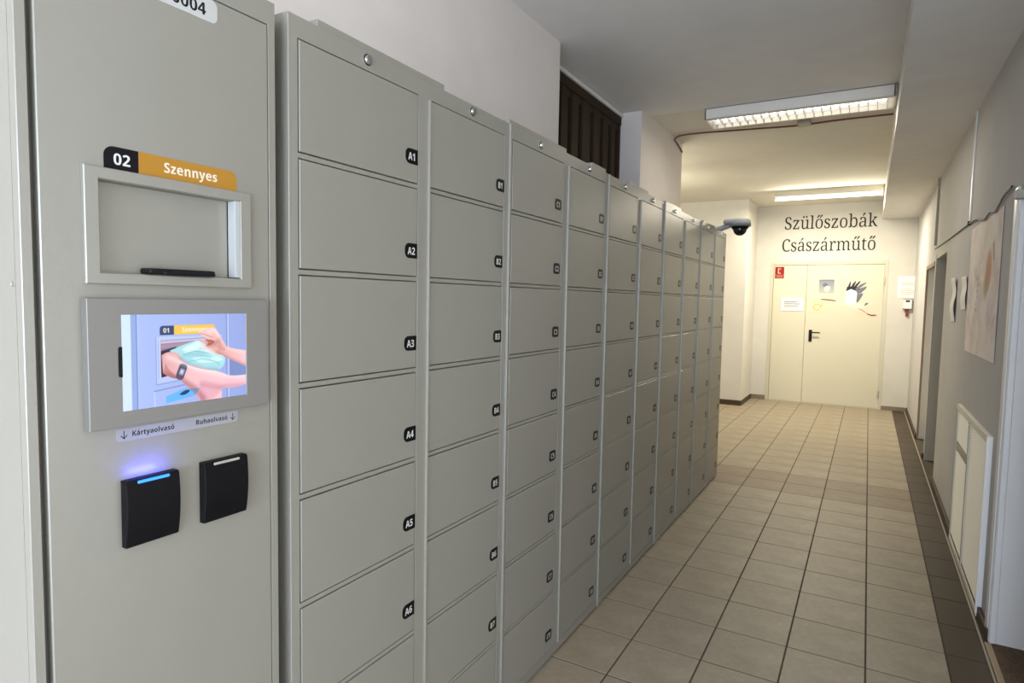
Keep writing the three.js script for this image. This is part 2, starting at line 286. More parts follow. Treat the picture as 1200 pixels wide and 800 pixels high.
// beside the door
{
  const t = thing('wall_notice', 'white printed notice on the wall above the red handled call box', 'notice', [doorX(1057.5), 1.78, ZF]);
  const g = span(-0.125, 0.125, -0.15, 0.15, 0, 0.003), p = g.attributes.position, uv = g.attributes.uv;
  for (let i = 0; i < p.count; i++) uv.setXY(i, (p.getX(i) + 0.125) / 0.25, (p.getY(i) + 0.15) / 0.3);
  part('sheet', g, print(200, 240, (c) => { c.fillStyle = '#fbf9f5'; c.fillRect(0, 0, 200, 240); lines(c, 200, 240, 3, 30, 64, 96, '#c4beb6'); lines(c, 200, 240, 4, 30, 136, 196, '#cbc5bc'); }), t);
  const b = thing('call_box', 'small white wall box with dark slot and red pull handle beside the double door', 'call box', [doorX(1058), 1.54, ZF]);
  part('housing', span(-0.052, 0.052, -0.068, 0.068, 0, 0.045, 0.006), M.whiteGloss, b);
  part('top_cap', span(-0.056, 0.056, 0.066, 0.076, 0, 0.05, 0.003), M.greyJamb, b);
  part('bottom_cap', span(-0.056, 0.056, -0.076, -0.066, 0, 0.05, 0.003), M.brownFrame, b);
  part('slot', span(-0.024, 0.024, 0.028, 0.052, 0.04, 0.048), M.black, b);
  part('pull_handle', join([span(-0.019, 0.015, -0.175, -0.100, 0.005, 0.030, 0.006), span(-0.026, 0.022, -0.104, -0.076, 0, 0.035, 0.004)]), M.red, b, 'red pull handle');
}

// ---------------------------------------------------------------- locker cabinets
const CAB = 0.9168, LETTERS = 'ABCDEFGHIJ';
const plateAtlas = print(1280, 768, (g) => {
  g.fillStyle = '#0c0c0d'; g.fillRect(0, 0, 1280, 768); g.fillStyle = '#c9c9c7'; g.font = 'bold 66px sans-serif'; g.textAlign = 'center'; g.textBaseline = 'middle';
  for (let c = 0; c < 10; c++) for (let r = 0; r < 8; r++) g.fillText(LETTERS[c] + (r + 1), c * 128 + 66, r * 96 + 50);
}, { roughness: 0.35 });
const COLS = [[0.028, 0.430], [0.486, 0.886]], TOP = 2.0345, PITCH = 0.25, DH = 0.2335;
const frameGeo = (() => {
  const s = rectShape(0, CAB - 0.003, 0.012, 2.083);
  for (const [u0, u1] of COLS) for (let r = 0; r < 8; r++) s.holes.push(rectShape(u0 - 0.0028, u1 + 0.0042, TOP - PITCH * r - DH - 0.0028, TOP - PITCH * r + 0.0028));
  return panel(s, 0, 0.02, 0.001);
})();
const carcassGeo = join([metre(span(-0.5, -0.019, 0.012, 2.083, 0, -(CAB - 0.003)))]);
const doorGeos = COLS.map(([u0, u1]) => panel(rectShape(u0, u1, -DH, 0), 0.0012, 0.018, 0.0012));
const lockGeo = join([new THREE.CylinderGeometry(0.0112, 0.0118, 0.004, 20).rotateZ(-Math.PI / 2).translate(0.002, 0, 0), new THREE.CylinderGeometry(0.0092, 0.0098, 0.009, 20).rotateZ(-Math.PI / 2).translate(0.0045, 0, 0)]);
const lockShade = new THREE.CylinderGeometry(0.0135, 0.0135, 0.002, 20).rotateZ(-Math.PI / 2);  // dark disc put in for the shade round each lock
const RAISED = [[[0.085, 0.558]], [[0.012, 0.47], [0.74, 0.90]], [[0.30, 0.62]], [[0.05, 0.40]], [[0.10, 0.50]]];
const CABLABEL = [
  'grey steel locker cabinet with doors numbered A1 to B8, next to the screen terminal',
  'grey steel locker cabinet with C and D doors, second from the screen terminal',
  'grey steel locker cabinet with E and F doors, third or middle one of the row',
  'grey steel locker cabinet with G and H doors, fourth from the screen terminal',
  'grey steel locker cabinet with I and J doors, under the dome camera',
];
for (let i = 0; i < 5; i++) {
  const t = thing('locker_cabinet', CABLABEL[i], 'locker', [0, 0, -0.917 - CAB * i], 'row of steel locker cabinets');
  part('carcass', carcassGeo, M.locker, t);
  part('plinth', span(-0.48, -0.012, 0, 0.012, -0.01, -(CAB - 0.012)), M.lockerDark, t);
  part('face_frame', frameGeo, M.locker, t);
  part('highlight_lip', span(-0.002, 0.0065, 0.045, 2.036, -(COLS[1][0] - 0.0095), -(COLS[1][0] - 0.0032), 0.001), M.locker, t);  // lips added to catch the window light as bright upright lines
  if (i) part('highlight_lip', span(-0.002, 0.0075, 0.014, 2.0815, 0, -0.009, 0.001), M.locker, t);
  for (const [u0, u1] of RAISED[i]) part('top_plate', span(-0.34, -0.006, 2.083, 2.1015, -u0, -u1, 0.002), M.locker, t);
  COLS.forEach(([u0, u1], c) => {
    for (let r = 0; r < 8; r++) {
      const d = part('door', doorGeos[c], M.locker, t); d.position.y = TOP - PITCH * r;
      d.rotation.y = (rnd() - 0.5) * 0.003;
      const flush = i === 0, pw = flush ? 0.05 : 0.054, ph = flush ? 0.040 : 0.042, pu1 = flush ? u1 - 0.001 : u1 - 0.016, pu0 = pu1 - pw, pv0 = -DH + 0.067 - ph / 2;
      const cell = [(2 * i + c) / 10, 1 - (r + 1) / 8, (2 * i + c + 1) / 10, 1 - r / 8];
      const sh = rectShape(pu0, pu1, pv0, pv0 + ph, flush ? [0.016, 0.001, 0.001, 0.016] : 0.011);
      part('number_plate', front01(panel(sh, 0.0024, 0.0014, 0, 5), pu0, pu1, pv0, pv0 + ph, cell), plateAtlas, d);
    }
    const lk = part('cam_lock', lockGeo, M.chrome, t, 'round chrome lock'); lk.position.set(0, 2.0625, -(u0 + u1) / 2 - (c ? 0.01 : 0.008));
    part('lock_shade', lockShade, M.black, lk);
  });
}

// ---------------------------------------------------------------- laundry terminal
{
  const Z0 = -0.432, T = thing('laundry_terminal', 'grey steel laundry return terminal with lit screen, hatch and two black card readers', 'terminal', [0, 0, Z0]);
  const W = 0.452, u = (z) => -z + Z0;                           // local u from a world z
  part('carcass', join([span(-0.5, -0.02, 0.02, 2.083, 0, -0.0015), span(-0.5, -0.02, 0.02, 2.083, -(W - 0.0015), -W), span(-0.499, -0.45, 0.021, 2.080, -0.0016, -(W - 0.0016)), span(-0.4995, -0.0205, 2.081, 2.0825, -0.0016, -(W - 0.0016)), span(-0.4995, -0.0205, 0.0205, 0.05, -0.0016, -(W - 0.0016))]), M.locker, T);
  part('plinth', span(-0.48, -0.012, 0, 0.02, -0.01, -(W - 0.01)), M.lockerDark, T);
  const fs = rectShape(0, W, 0.02, 2.083); fs.holes.push(rectShape(0.0155, 0.4345, 0.045, 2.0355)); part('face_frame', panel(fs, 0, 0.02, 0.0012), M.locker, T);
  part('inner_edge', span(-0.05, -0.016, 0.045, 2.0355, -0.002, -0.45), M.lockerDark, T);
  const ds = rectShape(0.0245, 0.4320, 0.05, 2.033); ds.holes.push(rectShape(0.1, 0.362, 1.518, 1.675));
  const door = part('door', panel(ds, 0.0015, 0.018, 0.0016), M.locker, T);
  // hatch: raised frame, recess, flap, black grip
  const hs = rectShape(0.082, 0.384, 1.504, 1.690); hs.holes.push(rectShape(0.104, 0.360, 1.522, 1.671));
  const hatch = part('hatch_frame', panel(hs, 0.010, 0.010, 0.0015), M.locker, door);
  part('recess', join([span(-0.016, 0.002, 1.516, 1.677, -0.098, -0.1055), span(-0.016, 0.004, 1.516, 1.677, -0.3585, -0.366), span(-0.016, 0.002, 1.671, 1.677, -0.1, -0.364), span(-0.016, 0.002, 1.514, 1.522, -0.1, -0.364)]), M.locker, hatch);
  part('flap', panel(rectShape(0.104, 0.347, 1.5205, 1.671), -0.013, 0.006, 0.001), M.locker, hatch);
  part('flap_track', span(-0.0125, 0.0095, 1.524, 1.671, -0.348, -0.3595, 0.001), M.vent2, hatch, 'pale metal track');
  part('grip', join([span(-0.014, 0.018, 1.524, 1.5335, -0.178, -0.300, 0.003), span(0.008, 0.022, 1.523, 1.530, -0.200, -0.298, 0.003)]), M.black, hatch, 'black plastic grip');
  // banner
  const num = rectShape(u(-0.548), u(-0.603), 1.690, 1.7275, [0, 0, 0, 0.016]);
  part('number_panel', front01(panel(num, 0.0022, 0.0008), u(-0.548), u(-0.603), 1.690, 1.7275), print(256, 176, (g) => { g.fillStyle = '#0d0c12'; g.fillRect(0, 0, 256, 176); g.fillStyle = '#cfcfcf'; g.font = 'bold 118px sans-serif'; g.textAlign = 'center'; g.textBaseline = 'middle'; g.fillText('02', 132, 92); }), door, 'black panel reading 02');
  const ban = rectShape(u(-0.603), u(-0.790), 1.690, 1.7275, [0, 0.003, 0.016, 0]);
  part('name_panel', front01(panel(ban, 0.0022, 0.0008), u(-0.603), u(-0.790), 1.690, 1.7275), print(768, 154, (g) => { g.fillStyle = '#a5782d'; g.fillRect(0, 0, 768, 154); g.fillStyle = '#d9d2c2'; g.font = 'bold 96px sans-serif'; g.textAlign = 'center'; g.textBaseline = 'middle'; g.fillText('Szennyes', 388, 74); }), door, 'ochre panel reading Szennyes');
  // plate with the cabinet number at the top
  const np = rectShape(u(-0.575), u(-0.753), 1.990, 2.031, [0.003, 0.012, 0.012, 0.003]);
  part('number_label', front01(panel(np, 0.0022, 0.0008), u(-0.575), u(-0.753), 1.990, 2.031), print(640, 148, (g) => { g.fillStyle = '#b3b5b3'; g.fillRect(0, 0, 640, 148); g.fillStyle = '#141414'; g.font = 'bold 108px sans-serif'; g.textAlign = 'right'; g.textBaseline = 'middle'; g.fillText('0004', 560, 80); }), door, 'white label reading 0004');
  // screen unit
  const b0 = u(-0.5085), b1 = u(-0.845), s0 = u(-0.560), s1 = u(-0.794), v0 = 1.2945, v1 = 1.4545;
  const bs = rectShape(b0, b1, 1.269, 1.481); bs.holes.push(rectShape(s0, s1, v0, v1));
  const disp = part('display', panel(bs, 0.020, 0.0186, 0.001), M.bezel, door, 'brushed grey display housing');
  part('screen', front01(panel(rectShape(s0, s1, v0, v1), 0.0185, 0.004), s0, s1, v0, v1), screenMaterial(), disp, 'lit screen showing arms with a watch pushing pale cloth into a hatch');
  part('finger_tab', panel(rectShape(s0 - 0.0062, s0 - 0.0002, 1.352, 1.402, [0.003, 0, 0, 0.003]), 0.0212, 0.002), M.black, disp);
  // arrow label strip
  const l0 = u(-0.557), l1 = u(-0.7865), lv0 = 1.2405, lv1 = 1.2625;
  part('arrow_label', front01(panel(rectShape(l0, l1, lv0, lv1, [0.006, 0.006, 0.002, 0.002]), 0.0022, 0.0008), l0, l1, lv0, lv1), print(1152, 110, (g) => {
    g.fillStyle = '#97989d'; g.fillRect(0, 0, 1152, 110); g.fillStyle = '#17181c'; g.strokeStyle = '#17181c'; g.lineWidth = 7; g.lineCap = 'round';
    g.font = 'bold 60px sans-serif'; g.textBaseline = 'middle'; g.textAlign = 'left'; g.fillText('Kártyaolvasó', 126, 55, 400); g.textAlign = 'right'; g.fillText('Ruhaolvasó', 1040, 55, 350);
    for (const x of [62, 1096]) { g.beginPath(); g.moveTo(x, 24); g.lineTo(x, 84); g.moveTo(x - 24, 60); g.lineTo(x, 86); g.lineTo(x + 24, 60); g.stroke(); }
  }), door, 'pale label strip with arrows reading Kártyaolvasó and Ruhaolvasó');
  // card readers: cushion-fronted black boxes with a light bar on top
  const readerGeo = (w) => {
    const s = new THREE.Shape(); s.moveTo(0, 0); s.lineTo(0.012, 0); s.quadraticCurveTo(0.0245, 0.052, 0.017, 0.112); s.lineTo(0.0145, 0.1155); s.lineTo(0, 0.1155); s.closePath();
    const g = new THREE.ExtrudeGeometry(s, { depth: w - 0.003, bevelEnabled: true, bevelThickness: 0.0015, bevelSize: 0.0015, bevelOffset: -0.0015, bevelSegments: 2, curveSegments: 14 });
    g.translate(0, 0, -(w - 0.0015)); return metre(g);
  };
  const reader = (z, label, lit) => {
    const r = part('card_reader', readerGeo(0.093), M.blackGloss, door, label); r.position.set(0.0015, 1.0595, z - Z0);
    const bar = part('light_bar', new RoundedBoxGeometry(0.004, 0.0052, 0.056, 2, 0.002).rotateZ(0.1), lit ? mat(rgb(0.02, 0.1, 0.3), 0.4, { emissive: rgb(0.03, 0.30, 1.0), emissiveIntensity: 1.5 }) : M.greyJamb, r); bar.position.set(0.0165, 0.1105, -0.047);
    return r;
  };
  reader(-0.562, 'black card reader with glowing blue bar', true);
  reader(-0.703, 'black garment reader with unlit bar', false);
  areaLight(new THREE.Color(0.07, 0.08, 1.0), 60, 0.05, 0.008, [0.026, 1.180, -0.609], [-0.012, 1.216, -0.609]);
  for (const y of [1.5, 0.6]) part('screw', new THREE.CylinderGeometry(0.0035, 0.0035, 0.003, 10).rotateX(Math.PI / 2).translate(-0.028, y, 0.001), M.steel, T);
}
function screenMaterial() {
  const W = 960, H = 656, c = document.createElement('canvas'); c.width = W; c.height = H; const g = c.getContext('2d');
  const fill = (col, pts) => { g.fillStyle = col; g.beginPath(); pts.forEach(([x, y], i) => (i ? g.lineTo(x, y) : g.moveTo(x, y))); g.closePath(); g.fill(); };
  const curve = (col, d) => { g.fillStyle = col; g.fill(new Path2D(d)); };
  const ln = (col, w, pts) => { g.strokeStyle = col; g.lineWidth = w; g.beginPath(); pts.forEach(([x, y], i) => (i ? g.lineTo(x, y) : g.moveTo(x, y))); g.stroke(); };
  const ARM_R = 'M560 138 C600 112 650 96 690 104 C720 130 740 190 790 256 C850 280 920 290 960 296 L960 426 C880 392 800 350 752 322 C700 314 640 290 590 262 C556 244 548 232 556 224 C600 236 630 244 650 240 C610 226 560 206 548 192 C560 184 620 204 660 206 C620 186 566 162 560 138 Z',
    ARM_L = 'M272 292 C310 262 370 262 410 300 C440 350 480 372 530 384 C640 420 740 450 800 484 C860 496 920 494 960 494 L960 570 C880 590 800 590 742 572 L742 656 L560 656 C520 600 440 520 400 472 C350 470 300 440 280 420 Z',
    CLOTH = 'M330 262 C420 230 500 200 560 196 C640 250 740 300 775 344 C780 400 740 440 690 436 C560 420 460 380 400 330 Z';
  // cabinet in the picture
  let f = g.createLinearGradient(0, 0, W, 0); f.addColorStop(0, '#a9bdf0'); f.addColorStop(0.5, '#a4b4ea'); f.addColorStop(1, '#97a6de'); g.fillStyle = f; g.fillRect(0, 0, W, H);
  g.fillStyle = '#cfe2fb'; g.fillRect(0, 0, 62, H); g.fillStyle = '#93a9de'; g.fillRect(62, 0, 38, H); g.fillStyle = '#5f73ad'; g.fillRect(98, 0, 5, H); g.fillStyle = '#c3d2fa'; g.fillRect(104, 0, 4, H);
  g.fillStyle = '#7687c2'; g.fillRect(786, 0, 5, H); g.fillStyle = '#c6d2fb'; g.fillRect(800, 0, 8, H); g.fillStyle = '#8494cf'; g.fillRect(812, 0, 3, H); fill('#7d90c4', [[812, 340], [960, 430], [960, 500], [812, 490]]);
  // banner in the picture
  g.fillStyle = '#394872'; g.beginPath(); g.roundRect(262, 82, 108, 66, [22, 0, 0, 0]); g.fill(); g.fillStyle = '#f0c35a'; g.fillRect(366, 80, 320, 68); g.fillStyle = '#f6efda'; g.font = 'bold 46px sans-serif'; g.textBaseline = 'middle'; g.fillText('01', 286, 116); g.fillText('Szennyes', 426, 114);
  // hatch frame and opening
  ln('#7f92c8', 5, [[234, 160], [234, 500], [470, 478]]); ln('#d2ddff', 5, [[240, 160], [240, 494]]); g.fillStyle = '#b9c8f3'; g.fillRect(246, 160, 500, 30);
  fill('#8d7f9c', [[264, 186], [620, 178], [620, 300], [264, 430]]); fill('#c9bcd6', [[268, 190], [616, 182], [616, 196], [268, 210]]); fill('#a58ea6', [[268, 216], [560, 204], [560, 226], [268, 244]]);
  fill('#3c2a38', [[268, 262], [380, 236], [380, 430], [268, 452]]); ln('#e2e9ff', 6, [[262, 186], [262, 456], [470, 432]]);
  fill('#b7c6f2', [[246, 456], [470, 436], [470, 470], [246, 494]]); ln('#6475ab', 5, [[214, 545], [440, 520]]); ln('#d5e0ff', 4, [[216, 548], [218, H]]);
  // pale cloth
  curve('#a9dbe3', CLOTH);
  curve('#c4eef0', 'M420 258 C480 226 540 204 560 200 C590 230 560 262 540 270 C500 280 450 280 420 258 Z'); curve('#c9f1f2', 'M500 330 C580 310 690 330 764 352 C720 372 640 376 560 366 Z');
  ln('#7fb6c6', 5, [[430, 300], [520, 276], [640, 300], [760, 346]]); ln('#86bccb', 5, [[470, 352], [580, 338], [690, 366], [730, 400]]); ln('#8cc4d0', 4, [[560, 210], [590, 262], [660, 292]]); ln('#e3fbfb', 4, [[440, 290], [530, 262], [640, 286]]);
  // right hand and forearm coming from the right
  f = g.createLinearGradient(560, 120, 900, 420); f.addColorStop(0, '#f6c9c6'); f.addColorStop(0.5, '#e3a9a4'); f.addColorStop(1, '#f3c3cb');
  curve(f, ARM_R);
  curve('#b06a5e', 'M600 196 C640 190 676 200 690 214 C670 236 640 246 610 240 C640 228 640 212 600 196 Z'); ln('#c98880', 5, [[562, 144], [620, 160], [672, 182]]); ln('#c98880', 5, [[552, 196], [610, 214], [660, 222]]); ln('#fbe0e0', 6, [[640, 112], [690, 122], [716, 172]]);
  curve('#d69a94', 'M700 250 C740 300 780 300 790 260 C780 240 740 220 722 200 C730 230 720 244 700 250 Z');
  // left hand inside the hatch, watch, left forearm across the foreground
  f = g.createLinearGradient(280, 280, 960, 620); f.addColorStop(0, '#dba5a5'); f.addColorStop(0.35, '#eebfc4'); f.addColorStop(1, '#f4c4d2');
  curve(f, ARM_L);
  curve('#c98b8a', 'M280 420 C320 452 360 470 400 472 C360 440 320 400 300 350 Z'); ln('#f9dada', 7, [[430, 380], [540, 410], [700, 452]]); curve('#e6aebd', 'M560 520 C640 560 720 570 760 560 C740 600 700 640 640 656 L560 656 Z');
  g.save(); g.translate(420, 425); g.rotate(0.38); g.fillStyle = '#4a4c66'; g.beginPath(); g.roundRect(-34, -62, 62, 120, 24); g.fill(); g.fillStyle = '#8d8fb0'; g.beginPath(); g.roundRect(-20, -26, 40, 50, 10); g.fill(); g.fillStyle = '#c9cbe0'; g.fillRect(-12, -16, 22, 28); g.restore();
  // blue light on the panel below
  fill('#66b4ef', [[300, 590], [440, 548], [560, 560], [520, 610], [300, 640]]); curve('#1d3c6e', 'M400 588 C430 560 470 552 480 570 C460 590 430 604 400 588 Z');
  // soft modelling of skin and cloth, kept inside their outlines
  const soft = (clip, blur, list) => { g.save(); g.clip(new Path2D(clip)); g.filter = 'blur(' + blur + 'px)'; for (const [col, w, pts] of list) ln(col, w, pts); g.restore(); g.filter = 'none'; };
  soft(ARM_L, 14, [['rgba(150,84,92,0.55)', 44, [[286, 430], [390, 470], [520, 560], [600, 660]]], ['rgba(255,236,236,0.65)', 30, [[300, 300], [420, 350], [560, 420], [760, 480], [960, 505]]], ['rgba(176,104,120,0.45)', 30, [[560, 520], [720, 566], [960, 580]]]]);
  soft(ARM_R, 12, [['rgba(150,84,80,0.5)', 40, [[690, 300], [800, 360], [960, 432]]], ['rgba(255,238,236,0.6)', 22, [[620, 130], [700, 140], [780, 262], [960, 318]]], ['rgba(140,70,62,0.5)', 20, [[610, 246], [690, 232], [730, 200]]]]);
  soft(CLOTH, 12, [['rgba(70,130,150,0.5)', 26, [[390, 320], [480, 380], [600, 425], [720, 440]]], ['rgba(240,255,255,0.7)', 26, [[440, 270], [560, 225], [640, 285], [750, 350]]], ['rgba(80,140,160,0.4)', 14, [[430, 300], [540, 300], [660, 340]]]]);
  const d = document.createElement('canvas'); d.width = 480; d.height = 328; const h = d.getContext('2d'); h.filter = 'blur(0.8px)'; h.drawImage(c, 0, 0, 480, 328);
  const t = new THREE.CanvasTexture(d); t.colorSpace = THREE.SRGBColorSpace; t.anisotropy = 8;
  return new THREE.MeshStandardMaterial({ color: 0x050505, roughness: 0.2, emissive: 0xffffff, emissiveMap: t, emissiveIntensity: 1.15 });
}

// ---------------------------------------------------------------- dome camera on the last cabinet
{
  const t = thing('dome_camera', 'grey dome security camera with black dome on the end of the lockers', 'camera', [0, 2.0845, -5.40]);
  part('mount_plate', span(-0.22, -0.015, 0, 0.016, -0.05, 0.05, 0.004), M.camGrey, t);
  part('arm', tube([[-0.10, 0.02, 0], [-0.03, 0.035, 0], [0.03, 0.055, 0], [0.09, 0.075, 0]], 0.024, 20), M.camGrey, t);
  part('housing', new THREE.LatheGeometry([[0.0, 0.105], [0.07, 0.103], [0.082, 0.094], [0.086, 0.07], [0.084, 0.045], [0.0, 0.045]].map(([a, b]) => new THREE.Vector2(a, b)), 28).translate(0.125, 0, 0), M.camGrey, t);
  part('hood', span(0.0, 0.125, 0.062, 0.104, -0.075, 0.075, 0.018), M.camGrey, t);
  part('collar', new THREE.CylinderGeometry(0.072, 0.060, 0.022, 28).translate(0.125, 0.034, 0), M.black, t);
  part('dome', new THREE.SphereGeometry(0.054, 24, 12, 0, Math.PI * 2, Math.PI / 2, Math.PI / 2).translate(0.125, 0.024, 0), M.camDome, t, 'black glossy dome');
}

// ---------------------------------------------------------------- brown slatted panel in the wall recess
{
  const X = -0.75, t = thing('slatted_panel', 'dark brown wooden panel of upright slats set high in the wall recess', 'panel', [X, 1.6, -4.3]);
  const z = (w) => w + 4.3;
  part('backing', span(0.002, 0.008, 0.02, 1.36, z(-3.38), z(-4.82)), mat(rgb(0.006, 0.005, 0.004), 0.9), t);
  part('top_rail', span(0.004, 0.036, 1.30, 1.365, z(-3.375), z(-4.825), 0.004), M.brownWood, t);
  part('bottom_rail', span(0.004, 0.036, 0.0, 0.06, z(-3.375), z(-4.825), 0.004), M.brownWood, t);
  const gaps = [-3.52, -3.69, -3.86, -4.035, -4.245, -4.43, -4.595, -4.745], hw = 0.032;
  let from = -3.376;
  for (const gz of [...gaps, -4.87]) { const to = gz === -4.87 ? -4.824 : gz + hw; part('slat', span(0.004, 0.030, 0.06, 1.30, z(from), z(to), 0.004), M.brownWood, t); part('slat_head', span(0.006, 0.024, 1.20 + 0.05, 1.30, z(Math.max(to, -4.8)), z(Math.max(to - 2 * hw, -4.822)), 0.002), M.brownWood, t); from = gz - hw; }
  part('trim_strip', span(0.0, 0.05, 1.365, 1.392, z(-3.375), z(-4.828), 0.004), M.white, t, 'white strip along the top');
}

// ---------------------------------------------------------------- luminaires
{
  const x0 = -0.105, x1 = 1.165, z0 = -5.015, z1 = -5.325, yb = 2.918, t = thing('ceiling_lamp', 'wide white ceiling lamp with bright square louvre grid, nearer of the two', 'lamp', [0, 0, 0]);
  part('housing', join([span(x0, x1, yb, YC + 0.02, z0, z0 - 0.012, 0.003), span(x0, x1, yb, YC + 0.02, z1 + 0.012, z1, 0.003), span(x0, x0 + 0.012, yb, YC + 0.02, z0, z1, 0.003), span(x1 - 0.012, x1, yb, YC + 0.02, z0, z1, 0.003), span(x0, x1, YC, YC + 0.02, z0, z1), span(x0 + 0.01, x1 - 0.01, yb, yb + 0.006, z0, z0 - 0.03), span(x0 + 0.01, x1 - 0.01, yb, yb + 0.006, z1 + 0.03, z1)]), M.lampWhite, t);
  part('end_shade', span(x1 - 0.001, x1 + 0.012, yb, YC, z0 - 0.004, z1 + 0.004, 0.002), M.greyJamb, t);  // grey strip standing in for the shade in the gap to the soffit
  const zm = (z0 + z1) / 2, reflect = mat(rgb(0.42, 0.42, 0.42), 0.4);
  part('spine', span(x0 + 0.04, x1 - 0.04, yb - 0.001, yb + 0.026, zm + 0.0025, zm - 0.0025), M.whiteGloss, t);
  for (let i = 0; i <= 20; i++) { const x = x0 + 0.045 + (x1 - x0 - 0.09) * i / 20; part('louvre_blade', span(x - 0.0016, x + 0.0016, yb - 0.001, yb + 0.032, z0 - 0.03, z1 + 0.03), reflect, t); }
  for (const z of [zm + 0.055, zm - 0.055]) part('fluorescent_tube', new THREE.CylinderGeometry(0.013, 0.013, x1 - x0 - 0.10, 14).rotateZ(Math.PI / 2).translate((x0 + x1) / 2, yb + 0.045, z), mat(rgb(0.9, 0.9, 0.9), 0.5, { emissive: LAMP, emissiveIntensity: 4 }), t);
  areaLight(LAMP, LAMP1, 1.1, 0.2, [(x0 + x1) / 2, yb - 0.008, zm], [(x0 + x1) / 2, 0, zm]);
}
{
  const x0 = -0.11, x1 = 1.165, z0 = -9.07, z1 = -9.19, zt = -9.13, xm = (x0 + x1) / 2, t = thing('ceiling_lamp', 'slim white batten lamp with one bright tube above the wall lettering', 'lamp', [0, 0, 0]);
  part('housing', span(x0, x1, 2.932, YC + 0.02, z0, z1, 0.008), M.lampBody, t);
  for (const x of [x0 + 0.012, x1 - 0.012]) part('end_socket', span(x - 0.012, x + 0.012, 2.885, 2.936, zt + 0.022, zt - 0.022, 0.004), M.lampBody, t);
  part('fluorescent_tube', new THREE.CylinderGeometry(0.014, 0.014, x1 - x0 - 0.048, 16).rotateZ(Math.PI / 2).translate(xm, 2.906, zt), mat(rgb(0.9, 0.9, 0.9), 0.5, { emissive: rgb(1, 0.95, 0.82), emissiveIntensity: 3 }), t);
  // the bare tube shines all round: down and to both sides
  areaLight(WARM, LAMP2 * 2.0, 1.2, 0.03, [xm, 2.888, zt], [xm, 0, zt]);
  areaLight(WARM, LAMP2 * 0.34, 1.2, 0.026, [xm, 2.900, zt + 0.018], [xm, 2.75, zt + 1]);
  areaLight(WARM, LAMP2 * 0.05, 1.2, 0.026, [xm, 2.906, zt - 0.018], [xm, 2.98, zt - 1]);
}
{
  const y = 2.36, t = thing('added_pendant_lamp', 'added unseen white pendant tube lamp in the side hall beyond the lockers', 'lamp', [-1.75, 0, -7.1]);  // added out of view to brighten the far ceiling
  part('housing', span(-0.6, 0.6, y + 0.02, y + 0.06, 0.03, -0.03, 0.008), M.whiteGloss, t);
  for (const x of [-0.5, 0.5]) part('rod', new THREE.CylinderGeometry(0.005, 0.005, YC - y - 0.04, 8).translate(x, (YC + y) / 2 + 0.03, 0), M.whiteGloss, t);
  part('fluorescent_tube', new THREE.CylinderGeometry(0.016, 0.016, 1.14, 16).rotateZ(Math.PI / 2).translate(0, y, 0), mat(rgb(0.9, 0.9, 0.9), 0.5, { emissive: rgb(1, 0.95, 0.82), emissiveIntensity: 4 }), t);
  for (const [dy, dz, k] of [[-1, 0, 0.6], [0.55, 1, 1], [0.55, -1, 1]]) areaLight(WARM, HALL_FILL * k, 1.2, 0.03, [-1.75, y + dy * 0.02, -7.1 + dz * 0.035], [-1.75, y + dy * 1.02, -7.1 + dz * 1.035]);
}
// lamp lead across the ceiling and down the wall corner
{
  const t = thing('lamp_cable', 'thin red brown cable running along the ceiling behind the louvred lamp', 'cable', [0, 0, 0]);
  part('lead', tube([[1.172, 2.998, -5.77], [0.80, 2.997, -5.76], [0.48, 2.998, -5.79], [0.2, 2.996, -5.74], [-0.02, 2.997, -5.71], [-0.30, 2.995, -5.66], [-0.47, 2.992, -5.66], [-0.53, 2.985, -5.72], [-0.540, 2.97, -5.85], [-0.541, 2.93, -6.02]], 0.0075, 60), M.cable, t);
  part('clip', span(0.49, 0.59, 2.98, 3.008, -5.79, -5.66, 0.006), M.greyJamb, t);
}

